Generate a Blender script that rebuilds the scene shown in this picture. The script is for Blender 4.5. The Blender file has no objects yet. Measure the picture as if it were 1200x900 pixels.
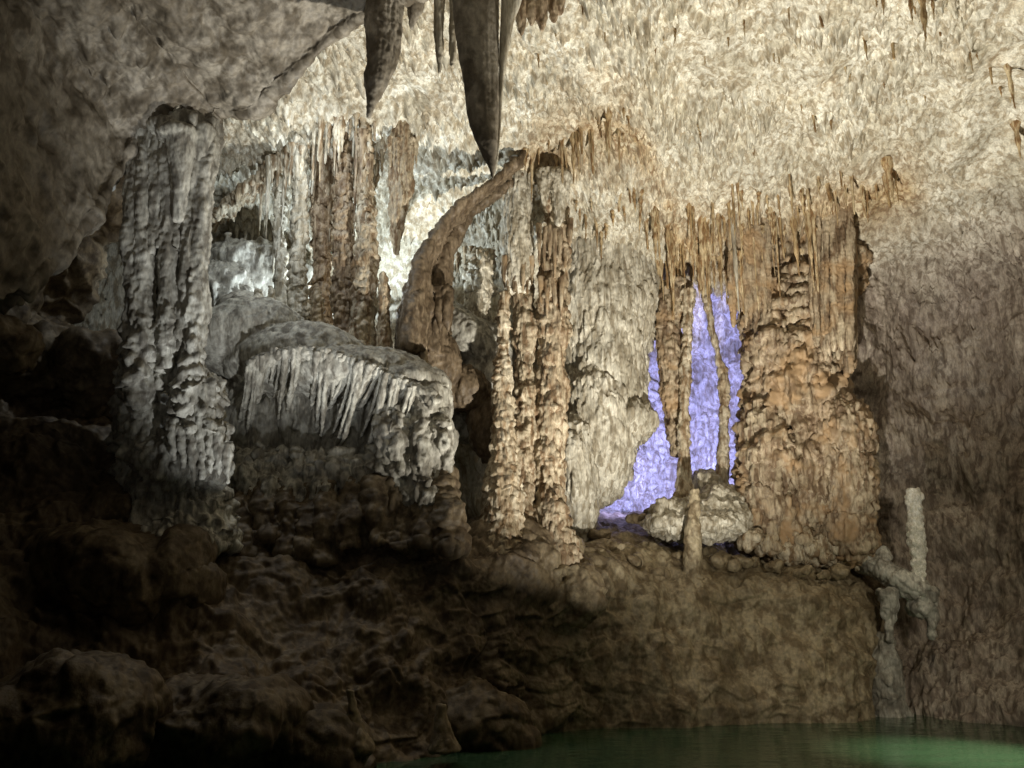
import bpy, math, random
import numpy as np
random.seed(7)
rng = np.random.default_rng(7)
C = bpy.context.scene.collection
PI = math.pi

# ------------------------------------------------------------------ camera frame
F = 1039.0                      # focal length in pixels of the 1200 px wide photograph
PITCH = math.radians(13.0)
CAMZ = 1.6
CP, SP = math.cos(PITCH), math.sin(PITCH)

def P(px, py, d):
    """point of the cave at forward distance d (metres) seen at that place of the photograph"""
    px = np.asarray(px, float); py = np.asarray(py, float); d = np.asarray(d, float)
    u = (px - 600.0) / F; v = -(py - 450.0) / F
    y = CP - v * SP; z = SP + v * CP
    k = d / y
    return np.stack([u * k, d + 0 * k, CAMZ + z * k], -1)

def pr(rpx, d):
    return rpx * d / F

# ------------------------------------------------------------------ noise
def _h(ix, iy, iz, s):
    with np.errstate(over='ignore'):
        h = (ix.astype(np.uint32) * np.uint32(0x8da6b343)) ^ (iy.astype(np.uint32) * np.uint32(0xd8163841)) ^ (iz.astype(np.uint32) * np.uint32(0xcb1ab31f)) ^ np.uint32((s * 0x9E3779B1) & 0xffffffff)
        h ^= h >> np.uint32(15); h *= np.uint32(0x2c1b3c6d)
        h ^= h >> np.uint32(12); h *= np.uint32(0x297a2d39)
        h ^= h >> np.uint32(15)
    return h

def perlin(p, seed=0):
    p = p.astype(np.float32)
    i = np.floor(p); f = p - i; i = i.astype(np.int64)
    w = f * f * f * (f * (f * 6 - 15) + 10)
    out = np.zeros(len(p), np.float32)
    for a in (0, 1):
        for b in (0, 1):
            for c in (0, 1):
                h = _h(i[:, 0] + a, i[:, 1] + b, i[:, 2] + c, seed)
                gx = ((h & np.uint32(1023)).astype(np.float32) / 511.5 - 1)
                gy = (((h >> np.uint32(10)) & np.uint32(1023)).astype(np.float32) / 511.5 - 1)
                gz = (((h >> np.uint32(20)) & np.uint32(1023)).astype(np.float32) / 511.5 - 1)
                d = gx * (f[:, 0] - a) + gy * (f[:, 1] - b) + gz * (f[:, 2] - c)
                ww = (w[:, 0] if a else 1 - w[:, 0]) * (w[:, 1] if b else 1 - w[:, 1]) * (w[:, 2] if c else 1 - w[:, 2])
                out += ww * d
    return out

def fbm(p, size, octv=3, seed=0, gain=0.5):
    q = p / np.asarray(size, float); a = 1.0; t = 0; n = 0
    for k in range(octv):
        t = t + a * perlin(q + 17.3 * k, seed + k); n += a; a *= gain; q = q * 2.03
    return t / n * 1.6

def worley(p, size, seed=0, rel=False):
    """F1 distance, F2 distance and a random number of the nearest cell"""
    q = (p / np.asarray(size, float)).astype(np.float32)
    i = np.floor(q); f = q - i; i = i.astype(np.int64)
    f1 = np.full(len(p), 9, np.float32); f2 = f1.copy(); cid = np.zeros(len(p), np.float32); rz = cid.copy()
    for a in (-1, 0, 1):
        for b in (-1, 0, 1):
            for c in (-1, 0, 1):
                h = _h(i[:, 0] + a, i[:, 1] + b, i[:, 2] + c, seed)
                dx = a + (h & np.uint32(1023)).astype(np.float32) / 1023 - f[:, 0]
                dy = b + ((h >> np.uint32(10)) & np.uint32(1023)).astype(np.float32) / 1023 - f[:, 1]
                dz = c + ((h >> np.uint32(20)) & np.uint32(1023)).astype(np.float32) / 1023 - f[:, 2]
                d = np.sqrt(dx * dx + dy * dy + dz * dz)
                m = d < f1
                f2 = np.where(m, f1, np.minimum(f2, d))
                cid = np.where(m, ((h >> np.uint32(7)) & np.uint32(4095)).astype(np.float32) / 4095, cid)
                if rel: rz = np.where(m, dz, rz)
                f1 = np.where(m, d, f1)
    return (f1, f2, cid, rz) if rel else (f1, f2, cid)

def sstep(a, b, x):
    t = np.clip((x - a) / (b - a), 0, 1); return t * t * (3 - 2 * t)

# ------------------------------------------------------------------ relief recipes (real displaced geometry)
DOWN = np.array([0, 0, -1.0])

def rel_spiky(p, n, big=.22, spike=.17, seed=0, cell=.085, mask=None):
    """cave ceiling grown over with short calcite spikes that hang straight down"""
    o = n * (big * fbm(p, 1.9, 3, seed))[:, None] + n * (.07 * fbm(p, .5, 3, seed + 5))[:, None]
    w = p + .05 * np.stack([perlin(p / .3, seed + 9), perlin(p / .3, seed + 10), 0 * p[:, 0]], -1)
    f1, f2, cid = worley(w, (cell, cell, cell * 4), seed + 1)
    s = np.clip(1 - f1 * 1.3, 0, 1) ** 1.3 * (.25 + 1.1 * cid)
    h1, h2, hid = worley(w, (cell * .45, cell * .45, cell * 1.6), seed + 7)
    s = s + .35 * np.clip(1 - h1 * 1.2, 0, 1) * hid
    g1, g2, gid = worley(w, (cell * 2.3, cell * 2.3, cell * 7), seed + 2)
    s2 = np.clip(1 - g1 * 1.5, 0, 1) ** 1.4 * gid
    m = .35 + 1.0 * sstep(-.4, .4, fbm(p, 1.0, 3, seed + 3))
    if mask is not None: m = m * mask(p)
    a = (s * spike * 1.0 + s2 * spike * 1.3) * m
    o += DOWN * a[:, None] + n * (a * .35)[:, None]
    return o

def rel_flow(p, n, big=.12, drip=.05, cell=.09, stretch=5, seed=0, fine=.012):
    """flowstone: long vertical rounded ribs with a knobbly skin"""
    o = big * fbm(p, .9, 3, seed)
    w = p + .04 * np.stack([perlin(p / .35, seed + 9), perlin(p / .35, seed + 10), perlin(p / .35, seed + 11)], -1)
    f1, f2, cid = worley(w, (cell, cell, cell * stretch), seed + 1)
    o = o + drip * (np.clip(f2 - f1, 0, .7) * 1.4) * (.5 + cid)
    f1, f2, cid = worley(w, (cell * .4, cell * .4, cell * .9), seed + 2)
    o = o + fine * (1 - f1) * 1.6 + fine * fbm(p, .05, 2, seed + 4)
    return n * o[:, None]

def rel_knob(p, n, big=.05, knob=.035, cell=.075, seed=0, tier=0.0):
    """cauliflower like knobs, optionally stacked in drooping tiers"""
    o = big * fbm(p, .45, 3, seed) - .6 * knob - .3 * tier
    w = p + .05 * np.stack([perlin(p / .2, seed + 9), perlin(p / .2, seed + 10), perlin(p / .2, seed + 11)], -1)
    f1, f2, cid = worley(w, (cell, cell, cell * 1.5), seed + 1)
    o = o + knob * (1 - f1) * 1.5 * (.5 + cid)
    f1, f2, cid = worley(w, (cell * .4, cell * .4, cell * .7), seed + 2)
    o = o + knob * .35 * (1 - f1) * 1.5
    r = n * o[:, None]
    if tier:                                      # drooping wax-like lobes that overlap downwards
        hz = n.copy(); hz[:, 2] *= .25
        for cz, k in ((.15, 1.0), (.075, .5)):
            f1, f2, cid, rz = worley(w, (cz * .9, cz * .9, cz * 1.5), seed + int(cz * 1000), rel=True)
            vary = .35 + .9 * sstep(-.3, .4, fbm(p, (.35, .35, .5), 2, seed + 12))
            a = vary * np.clip(1.1 - f1, 0, 1) * np.clip(.5 + 1.1 * rz, 0, 1.2) * (.3 + 1.2 * cid) * tier * 1.5 * k
            r = r + hz * a[:, None] + DOWN * (a * .55)[:, None]
    return r

def rel_boulder(p, n, big=.3, mid=.09, seed=0, fine=.012):
    o = big * fbm(p, 1.5, 3, seed)
    w = p + .15 * np.stack([perlin(p / .6, seed + 9), perlin(p / .6, seed + 10), perlin(p / .6, seed + 11)], -1)
    f1, f2, cid = worley(w, .75, seed + 1)
    o = o + mid * (1 - f1 * f1) * 1.8 * (.3 + cid)
    f1, f2, cid = worley(w, .24, seed + 2)
    o = o + mid * .35 * (1 - f1) * (.3 + cid)
    o = o + fine * fbm(p, .12, 3, seed + 3) * 2.2 + fine * .6 * (1 - worley(w, .06, seed + 4)[0])
    return n * o[:, None]

def rel_crag(p, n, big=.3, seed=0, size=1.0):
    """broken, ledged limestone: no round outline survives"""
    q = p + .25 * np.stack([perlin(p / .5, seed + 1), perlin(p / .5, seed + 2), perlin(p / .5, seed + 3)], -1)
    r1 = 1 - np.abs(perlin(q / (.9 * size), seed + 4)) * 2.2; r2 = 1 - np.abs(perlin(q / (.37 * size), seed + 5)) * 2.2; r3 = 1 - np.abs(perlin(q / .13, seed + 6)) * 2.2
    f1, f2, cid = worley(q * np.array([1, 1, 1.7]), .45 * size, seed + 7)
    o = big * (fbm(p, 1.3 * size, 3, seed) + .45 * r1 + .22 * r2 + .07 * r3 + .4 * (cid - .5) * sstep(0, .25, f2 - f1)) - .25 * big
    o = o + .012 * fbm(p, .06, 3, seed + 8)
    return n * o[:, None]

# ------------------------------------------------------------------ materials
def rock_mat(name, dark, mid, pale, tint=None, size=.5, zs=.35, bump=.35, bdist=.03, rough=.62, fine=9.0, spec=.35, alts=()):
    """limestone / calcite: mottled mineral colours running downhill, with a grainy skin"""
    m = bpy.data.materials.new(name); m.use_nodes = True
    t = m.node_tree; N = t.nodes; L = t.links; N.clear()
    out = N.new('ShaderNodeOutputMaterial'); b = N.new('ShaderNodeBsdfPrincipled')
    L.new(b.outputs[0], out.inputs[0])
    g = N.new('ShaderNodeNewGeometry')
    mp = N.new('ShaderNodeMapping'); mp.vector_type = 'POINT'; mp.inputs['Scale'].default_value = (1, 1, zs)
    L.new(g.outputs['Position'], mp.inputs[0])
    def noise(scale, det, vec, dist=.0, rg=.55):
        n = N.new('ShaderNodeTexNoise'); n.inputs['Scale'].default_value = scale; n.inputs['Detail'].default_value = det
        n.inputs['Distortion'].default_value = dist; n.inputs['Roughness'].default_value = rg
        L.new(vec, n.inputs['Vector']); return n.outputs[0]
    def ramp(src, a, c, ca, cc):
        r = N.new('ShaderNodeValToRGB'); e = r.color_ramp.elements
        e[0].position = a; e[1].position = c; e[0].color = (*ca, 1); e[1].color = (*cc, 1); L.new(src, r.inputs[0]); return r
    def mix(f, a, c, mode='MIX'):
        x = N.new('ShaderNodeMix'); x.data_type = 'RGBA'; x.blend_type = mode
        if isinstance(f, float): x.inputs[0].default_value = f
        else: L.new(f, x.inputs[0])
        for s, v in ((6, a), (7, c)):
            if isinstance(v, tuple): x.inputs[s].default_value = (*v, 1)
            else: L.new(v, x.inputs[s])
        return x.outputs[2]
    n1 = noise(1 / size, 5, mp.outputs[0], .6)
    n2 = noise(4.2 / size, 4, mp.outputs[0], .3)
    n3 = noise(16 / size, 4, mp.outputs[0], .2)
    r1 = ramp(n1, .36, .62, mid, pale)
    r2 = ramp(n2, .40, .56, (0, 0, 0), (1, 1, 1))
    c = mix(r2.outputs[0], dark, r1.outputs[0])
    r3 = ramp(n3, .35, .65, (.66, .66, .66), (1.2, 1.2, 1.2))
    c = mix(.8, c, r3.outputs[0], 'MULTIPLY')
    for an, (d2, m2, p2) in alts:                 # other mineral zones and the bank's painted shade, laid out by a vertex attribute
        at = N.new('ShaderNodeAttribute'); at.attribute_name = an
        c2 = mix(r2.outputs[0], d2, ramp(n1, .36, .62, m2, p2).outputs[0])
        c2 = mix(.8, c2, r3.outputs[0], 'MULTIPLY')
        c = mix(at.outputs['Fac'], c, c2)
    nl_ = noise(.42 / size, 4, g.outputs['Position'], 1.2); rl = ramp(nl_, .36, .64, (.74, .72, .68), (1.14, 1.13, 1.11))
    c = mix(.9, c, rl.outputs[0], 'MULTIPLY')
    if tint:
        n4 = noise(.75 / size, 3, g.outputs['Position'], .8)
        r4 = ramp(n4, .50, .66, (0, 0, 0), (1, 1, 1))
        c = mix(r4.outputs[0], c, tint)
    L.new(c, b.inputs['Base Color'])
    rr = ramp(n2, .3, .7, (rough + .12,) * 3, (rough - .12,) * 3)
    L.new(rr.outputs[0], b.inputs['Roughness'])
    b.inputs['Specular IOR Level'].default_value = spec
    nb = noise(fine, 6, mp.outputs[0], .1, .62)
    nb2 = noise(fine * 4.5, 4, g.outputs['Position'], .0, .6)
    bu = N.new('ShaderNodeBump'); bu.inputs['Strength'].default_value = bump; bu.inputs['Distance'].default_value = bdist; L.new(nb, bu.inputs['Height'])
    bu2 = N.new('ShaderNodeBump'); bu2.inputs['Strength'].default_value = bump * .8; bu2.inputs['Distance'].default_value = bdist * .35
    L.new(nb2, bu2.inputs['Height']); L.new(bu.outputs[0], bu2.inputs['Normal']); L.new(bu2.outputs[0], b.inputs['Normal'])
    return m

M = {}
M['ceiling'] = rock_mat('calcite_ceiling', (.37, .315, .225), (.57, .53, .42), (.74, .72, .63), size=.32, zs=.3,
    alts=(('amber', ((.24, .14, .06), (.44, .31, .16), (.62, .51, .32))),
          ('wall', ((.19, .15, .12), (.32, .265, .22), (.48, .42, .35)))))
M['alcove'] = rock_mat('pale_calcite', (.34, .32, .28), (.56, .55, .50), (.74, .74, .70), size=.3, zs=.3)
M['overhang'] = rock_mat('brown_limestone', (.12, .10, .073), (.20, .172, .132), (.33, .30, .25), size=.8, zs=.7, bump=.3)
M['wallright'] = rock_mat('mauve_limestone', (.17, .125, .095), (.30, .235, .19), (.44, .37, .31), tint=(.24, .15, .10), size=.6, zs=.35)
M['column'] = rock_mat('tan_flowstone', (.22, .15, .085), (.42, .34, .23), (.62, .56, .44), size=.28, zs=.25)
M['pale'] = rock_mat('pale_flowstone', (.30, .26, .19), (.50, .46, .37), (.66, .63, .54), size=.3, zs=.22)
M['grey'] = rock_mat('grey_flowstone', (.21, .195, .165), (.38, .365, .32), (.56, .55, .49), size=.45, zs=.4)
M['brown'] = rock_mat('brown_flowstone', (.14, .09, .05), (.26, .19, .12), (.42, .34, .24), size=.25, zs=.25)
M['orange'] = rock_mat('orange_flowstone', (.165, .11, .065), (.33, .25, .165), (.50, .42, .30), tint=(.36, .24, .13), size=.35, zs=.22)
M['drip'] = rock_mat('amber_calcite', (.26, .15, .065), (.46, .33, .17), (.66, .55, .36), size=.14, zs=.2, bump=.2)
M['arch'] = rock_mat('arch_limestone', (.085, .058, .033), (.135, .098, .06), (.21, .16, .105), size=.4, zs=.4)
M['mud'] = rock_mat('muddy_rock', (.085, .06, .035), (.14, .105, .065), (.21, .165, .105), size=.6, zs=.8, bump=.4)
M['mudshelf'] = rock_mat('clay_coated_rock', (.16, .12, .07), (.27, .215, .135), (.38, .32, .215), size=.6, zs=.7, bump=.4, alts=(('shaded_mud', ((.075, .053, .032), (.125, .092, .058), (.20, .155, .10))),))
M['tan'] = rock_mat('brown_tan_flowstone', (.19, .125, .07), (.34, .265, .175), (.52, .45, .33), size=.25, zs=.25)
M['white'] = rock_mat('white_calcite', (.66, .64, .54), (.82, .80, .72), (.86, .85, .80), size=.12, zs=.6, bump=.5)
M['violet'] = rock_mat('back_chamber_calcite', (.40, .38, .40), (.60, .58, .60), (.74, .72, .74), size=.4, zs=.5)

# ------------------------------------------------------------------ mesh helpers
WL = {}                                           # world places of parts, for the sub-parts under them
def link_mesh(name, V, Fc, mat, parent=None, origin=None, smooth=True):
    V = np.asarray(V, float)
    if origin is None: origin = np.zeros(3)
    me = bpy.data.meshes.new(name)
    if isinstance(Fc, np.ndarray):
        k = Fc.shape[1]
        me.vertices.add(len(V)); me.vertices.foreach_set('co', (V - origin).astype(np.float32).ravel())
        me.loops.add(Fc.size); me.loops.foreach_set('vertex_index', Fc.astype(np.int32).ravel())
        me.polygons.add(len(Fc)); me.polygons.foreach_set('loop_start', np.arange(0, Fc.size, k, dtype=np.int32))
        try: me.polygons.foreach_set('loop_total', np.full(len(Fc), k, np.int32))
        except Exception: pass
        me.update(calc_edges=True); me.validate()
    else:
        me.from_pydata([tuple(v) for v in (V - origin)], [], Fc)
    if smooth: me.polygons.foreach_set('use_smooth', np.ones(len(me.polygons), bool))
    me.materials.append(mat)
    o = bpy.data.objects.new(name, me); C.objects.link(o)
    o.location = origin
    if parent is not None:
        o.parent = parent; o.location = np.array(origin) - WL.get(parent.name, np.array(parent.location))
        WL[o.name] = np.array(origin, float)
    return o

def tag(o, label=None, cat=None, group=None, kind=None):
    if label: o['label'] = label
    if cat: o['category'] = cat; o['kind'] = 'thing'
    if group: o['group'] = group
    if kind: o['kind'] = kind
    return o

def empty(name, loc):
    o = bpy.data.objects.new(name, None); C.objects.link(o); o.location = loc; o.empty_display_size = .2
    return o

def cr(A, n, axis):
    """Catmull-Rom resampling of a control array along one axis"""
    A = np.moveaxis(A, axis, 0); m = len(A)
    t = np.linspace(0, m - 1, n); i = np.minimum(t.astype(int), m - 2); f = (t - i)[:, None, None]
    g = lambda k: A[np.clip(k, 0, m - 1)]
    p0, p1, p2, p3 = g(i - 1), g(i), g(i + 1), g(i + 2)
    r = .5 * (2 * p1 + (p2 - p0) * f + (2 * p0 - 5 * p1 + 4 * p2 - p3) * f ** 2 + (3 * p1 - p0 - 3 * p2 + p3) * f ** 3)
    return np.moveaxis(r, 0, axis)

def sheet(name, ctrl, nr, nc, relief, mat, flip=False):
    G = cr(cr(np.asarray(ctrl, float), nr, 0), nc, 1)
    du = np.gradient(G, axis=1); dv = np.gradient(G, axis=0)
    n = np.cross(du, dv); n /= np.linalg.norm(n, axis=-1, keepdims=True) + 1e-9
    if flip: n = -n
    p = G.reshape(-1, 3); nn = n.reshape(-1, 3)
    p = p + relief(p, nn)
    idx = np.arange(nr * nc).reshape(nr, nc)
    Fc = np.stack([idx[:-1, :-1], idx[1:, :-1], idx[1:, 1:], idx[:-1, 1:]], -1).reshape(-1, 4)
    if flip: Fc = Fc[:, ::-1]
    return link_mesh(name, p, Fc, mat)

# primitives fed to the voxel remesher: each returns (verts, faces)
def loft(rings, cap=True):
    n = len(rings[0]); V = np.concatenate(rings); Fc = []
    for k in range(len(rings) - 1):
        for j in range(n):
            a = k * n + j; b = k * n + (j + 1) % n
            Fc.append((a, b, b + n, a + n))
    Fc.append(tuple(range(n))[::-1]); Fc.append(tuple((len(rings) - 1) * n + j for j in range(n)))
    return V, Fc

def tube(pts, seg=14, flat=1.0, upright=True, sub=4, rot=0.0):
    """pts: (px, py, d, radius in pixels)"""
    A = np.array([[*P(a, b, d), pr(r, d)] for a, b, d, r in pts])
    if len(A) > 2 or sub > 1:
        A = cr(A[:, None, :], (len(A) - 1) * sub + 1, 0)[:, 0]
    A[:, 3] = np.maximum(A[:, 3], .004)
    th = np.linspace(0, 2 * PI, seg, endpoint=False); rings = []
    for k in range(len(A)):
        c = A[k, :3]; r = A[k, 3]
        if upright:
            x = np.cos(th) * r; y = np.sin(th) * r * flat
            ring = c + np.stack([x * math.cos(rot) - y * math.sin(rot), x * math.sin(rot) + y * math.cos(rot), 0 * th], -1)
        else:
            t = A[min(k + 1, len(A) - 1), :3] - A[max(k - 1, 0), :3]; t /= np.linalg.norm(t) + 1e-9
            s = np.cross(t, [0, 1, 0]); s /= np.linalg.norm(s) + 1e-9; q = np.cross(s, t)
            ring = c + np.outer(np.cos(th) * r, s) + np.outer(np.sin(th) * r * flat, q)
        rings.append(ring)
    if rings[0][0][2] > rings[-1][0][2]: rings = rings[::-1]
    return loft(rings)

def ball(px, py, d, rx, ry=None, rd=None, tilt=0.0):
    """ellipsoid, radii in pixels across, up, and metres deep"""
    ry = rx if ry is None else ry; a = pr(rx, d); c = pr(ry, d); b = a if rd is None else rd
    o = P(px, py, d); th = np.linspace(0, 2 * PI, 20, endpoint=False); rings = []
    for ph in np.linspace(-PI / 2 + .08, PI / 2 - .08, 12):
        x = np.cos(th) * math.cos(ph) * a; z = np.full_like(th, math.sin(ph) * c)
        xx = x * math.cos(tilt) - z * math.sin(tilt); zz = x * math.sin(tilt) + z * math.cos(tilt)
        rings.append(o + np.stack([xx, np.sin(th) * math.cos(ph) * b, zz], -1))
    return loft(rings)

def blade(rows, d, thick, seg=20, rot=0.0):
    """rows: (py, left px, right px): a stalactite of that outline, thick in metres"""
    rows = np.array(rows, float); R = cr(rows[:, None, :], (len(rows) - 1) * 3 + 1, 0)[:, 0]
    th = np.linspace(0, 2 * PI, seg, endpoint=False); rings = []
    for py, xl, xr in R[::-1]:
        c = P((xl + xr) / 2, py, d); w = max(pr((xr - xl) / 2, d), .008); t = min(thick / 2, w)
        t = max(min(thick / 2, w * 1.2), .008)
        x = np.cos(th) * w; y = np.sin(th) * t
        rings.append(c + np.stack([x * math.cos(rot) - y * math.sin(rot), x * math.sin(rot) + y * math.cos(rot), 0 * th], -1))
    return loft(rings)

def rock(name, prims, voxel, relief, mat, parent=None, smooth=4, label=None, cat=None, group=None, kind=None):
    """fuse the primitives into one skin, soften it, then grow its relief"""
    Vs, Fs, off = [], [], 0
    for V, Fc in prims:
        Vs.append(V); Fs += [tuple(i + off for i in f) for f in Fc]; off += len(V)
    V = np.concatenate(Vs)
    me = bpy.data.meshes.new('tmp'); me.from_pydata([tuple(v) for v in V], [], Fs)
    o = bpy.data.objects.new('tmp', me); C.objects.link(o)
    md = o.modifiers.new('r', 'REMESH'); md.mode = 'VOXEL'; md.voxel_size = voxel
    if smooth:
        ms = o.modifiers.new('s', 'SMOOTH'); ms.factor = .5; ms.iterations = smooth
    dg = bpy.context.evaluated_depsgraph_get(); ev = o.evaluated_get(dg); r = ev.to_mesh()
    n = len(r.vertices); co = np.empty(n * 3, np.float32); no = np.empty(n * 3, np.float32)
    r.vertices.foreach_get('co', co); r.vertices.foreach_get('normal', no)
    nl = len(r.loops); lv = np.empty(nl, np.int32); r.loops.foreach_get('vertex_index', lv)
    ls = np.empty(len(r.polygons), np.int32); r.polygons.foreach_get('loop_total', ls)
    ok = (ls == 4).all(); polys = [tuple(p.vertices) for p in r.polygons] if not ok else lv.reshape(-1, 4)
    ev.to_mesh_clear(); bpy.data.objects.remove(o); bpy.data.meshes.remove(me)
    co = co.reshape(-1, 3).astype(float); no = no.reshape(-1, 3).astype(float)
    co = co + relief(co, no)
    org = np.array([co[:, 0].mean(), co[:, 1].mean(), co[:, 2].min()])
    ob = link_mesh(name, co, polys, mat, parent, org)
    return tag(ob, label, cat, group, kind)

# ================================================================== THE SETTING
# main vault: ceiling, back wall, deep recess in the middle, right wall
cols = [-260, 0, 120, 240, 360, 480, 600, 655, 700, 760, 800, 880, 930, 965, 1040, 1120, 1200, 1420, 1700]
rows = [-480, -150, 0, 100, 180, 250, 305, 345, 390, 500, 600, 700, 860, 1000]
D = [
 [4.4, 4.4, 4.4, 4.4, 4.4, 4.4, 4.4, 4.4, 4.4, 4.4, 4.4, 4.4, 4.4, 4.3, 4.2, 3.8, 3.2],
 [6.5, 6.8, 7.0, 7.0, 6.8, 6.7, 6.5, 6.4, 6.4, 6.4, 6.3, 6.3, 6.2, 6.1, 6.0, 5.3, 4.4],
 [8.6, 9.2, 9.4, 9.4, 9.0, 8.7, 8.3, 8.1, 8.0, 8.0, 8.0, 7.9, 7.9, 7.8, 7.7, 6.6, 5.2],
 [9.6, 10.6, 10.9, 10.9, 10.5, 10.1, 9.8, 9.6, 9.5, 9.5, 9.5, 9.4, 9.4, 9.3, 9.1, 7.4, 5.6],
 [10.0, 11.4, 11.8, 11.9, 11.6, 11.4, 11.2, 11.0, 10.8, 10.8, 10.8, 10.8, 10.8, 10.6, 10.2, 7.8, 5.8],
 [10.0, 12.0, 12.5, 12.7, 12.6, 12.4, 12.4, 12.1, 12.0, 12.0, 12.0, 12.0, 12.0, 11.7, 11.1, 8.2, 6],
 [10.0, 12.3, 12.9, 13.2, 13.2, 13.0, 13.1, 13.0, 12.9, 12.9, 12.9, 13.1, 12.9, 12.4, 11.6, 8.4, 6.2],
 [10.0, 12.4, 13.0, 13.4, 13.5, 13.4, 13.5, 13.9, 14.8, 15.2, 15.0, 13.9, 13.4, 12.7, 11.9, 8.6, 6.3],
 [10.0, 12.4, 13.0, 13.5, 13.6, 13.6, 13.8, 15.0, 16.8, 17.2, 16.8, 14.6, 13.6, 12.9, 12.0, 8.7, 6.4],
 [10.0, 12.4, 13.0, 13.6, 13.7, 13.9, 14.5, 16.5, 17.6, 17.8, 17.4, 15.0, 13.7, 12.9, 12.0, 8.7, 6.4],
 [10.0, 12.4, 13.0, 13.6, 13.8, 14.2, 15.0, 16.8, 17.6, 17.8, 17.4, 15.0, 13.7, 12.8, 11.9, 8.7, 6.4],
 [10.0, 12.4, 13.0, 13.6, 13.8, 14.2, 15.0, 16.8, 17.6, 17.8, 17.4, 15.0, 13.5, 12.6, 11.7, 8.6, 6.4],
 [10.0, 12.4, 13.0, 13.6, 13.8, 14.2, 15.0, 16.8, 17.6, 17.8, 17.4, 15.0, 12.4, 11.6, 11.0, 8.4, 6.4],
 [10.0, 12.4, 13.0, 13.6, 13.8, 14.2, 15.0, 16.8, 17.6, 17.8, 17.4, 15.0, 12.2, 11.4, 10.8, 8.4, 6.4],
]
D = np.array(D)
# the recess closes against the middle columns on one side and the massive column on the other
mid_l = np.minimum(D[:, 6], 13.4); mid_r = np.minimum(D[:, 11], 13.1)
D = np.stack([D[:, 0], D[:, 1], D[:, 2], D[:, 3], D[:, 4], np.minimum(D[:, 5], 13.5), mid_l, mid_l - .05, D[:, 7], D[:, 8], D[:, 9], D[:, 10], (D[:, 10] + mid_r) / 2, mid_r, np.minimum(D[:, 12], 13.0)] + [D[:, k] for k in range(13, 17)], 1)
ctrl = np.stack([[P(cx, ry, D[i, j]) for j, cx in enumerate(cols)] for i, ry in enumerate(rows)])

def vault_depth(px, py):
    j = np.interp(px, cols, range(len(cols))); i = np.interp(py, rows, range(len(rows)))
    j0 = int(min(j, len(cols) - 2)); i0 = int(min(i, len(rows) - 2)); a = j - j0; b = i - i0
    return (D[i0, j0] * (1 - a) + D[i0, j0 + 1] * a) * (1 - b) + (D[i0 + 1, j0] * (1 - a) + D[i0 + 1, j0 + 1] * a) * b

def split_vault():
    """the vault is one sheet; its stretches differ in mineral and relief"""
    def rel(p, n):
        # spikes fade out over the right wall and in the recess
        px = 600 + p[:, 0] / p[:, 1] * F
        z = p[:, 2]
        wall = sstep(3.2, 6.2, z + .25 * np.minimum(0, 6 - p[:, 0]))            # high = spiky
        right = sstep(3.0, 5.2, p[:, 0] + .55 * (6.0 - z) + .6 * fbm(p, 1.5, 2, 90))
        k = np.clip(wall * (1 - .8 * right) + .25, 0, 1)
        a = rel_spiky(p, n, big=.36, spike=.26, seed=3, cell=.075)
        b = rel_flow(p, n, big=.30, drip=.05, cell=.17, stretch=3, seed=33, fine=.018) + rel_crag(p, n, big=.16, seed=34, size=1.0)
        ph = (p[:, 1] * .75 - p[:, 0] * .45 + .9 * fbm(p, 1.8, 3, 44)) / 1.15; fr = ph - np.floor(ph)
        led = sstep(0, .12, fr) * (1 - fr) * sstep(-.15, .35, fbm(p, 1.4, 2, 45))
        b = b + n * (.22 * led)[:, None]; a = a + n * (.16 * led)[:, None]
        rec = sstep(13.8, 14.8, p[:, 1])
        big_ = rel_crag(p, n, big=.20, seed=36, size=1.7) * (1 - rec)[:, None]
        return a * (k * (1 - rec))[:, None] + b * ((1 - k) * (1 - rec))[:, None] + big_ + (rel_crag(p, n, big=.5, seed=38, size=.7) + rel_flow(p, n, big=0, drip=.08, cell=.16, stretch=2, seed=39, fine=.03)) * rec[:, None]
    return rel
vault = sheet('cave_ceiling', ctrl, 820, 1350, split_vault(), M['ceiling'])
tag(vault, kind='structure')
def px_of(p):                                     # where a world point stands, for laying out mineral zones and fringes
    x, y, z = p[:, 0], p[:, 1], p[:, 2] - CAMZ
    f = y * CP + z * SP; u = -y * SP + z * CP
    return 600 + x / f * F, 450 - u / f * F
def attr(o, name, val):
    a = o.data.attributes.new(name, 'FLOAT', 'POINT'); a.data.foreach_set('value', np.asarray(val, np.float32))
def verts(o):
    c = np.empty(len(o.data.vertices) * 3, np.float32); o.data.vertices.foreach_get('co', c)
    return c.reshape(-1, 3).astype(float) + np.array(o.location)
vp = verts(vault); X, Y = px_of(vp); nz = fbm(vp, .8, 3, 50)
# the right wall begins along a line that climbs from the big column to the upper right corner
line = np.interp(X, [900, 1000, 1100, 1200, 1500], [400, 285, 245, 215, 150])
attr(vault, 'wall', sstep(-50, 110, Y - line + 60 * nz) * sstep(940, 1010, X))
b1 = np.exp(-((Y - np.interp(X, [600, 740, 800, 900, 1050], [200, 150, 290, 290, 225])) / 42) ** 2) * sstep(590, 640, X) * (1 - sstep(1060, 1100, X))
attr(vault, 'amber', np.clip(b1 * (.75 + .9 * nz) + .45 * sstep(.25, .7, fbm(vp, .55, 3, 51)), 0, 1))

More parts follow.
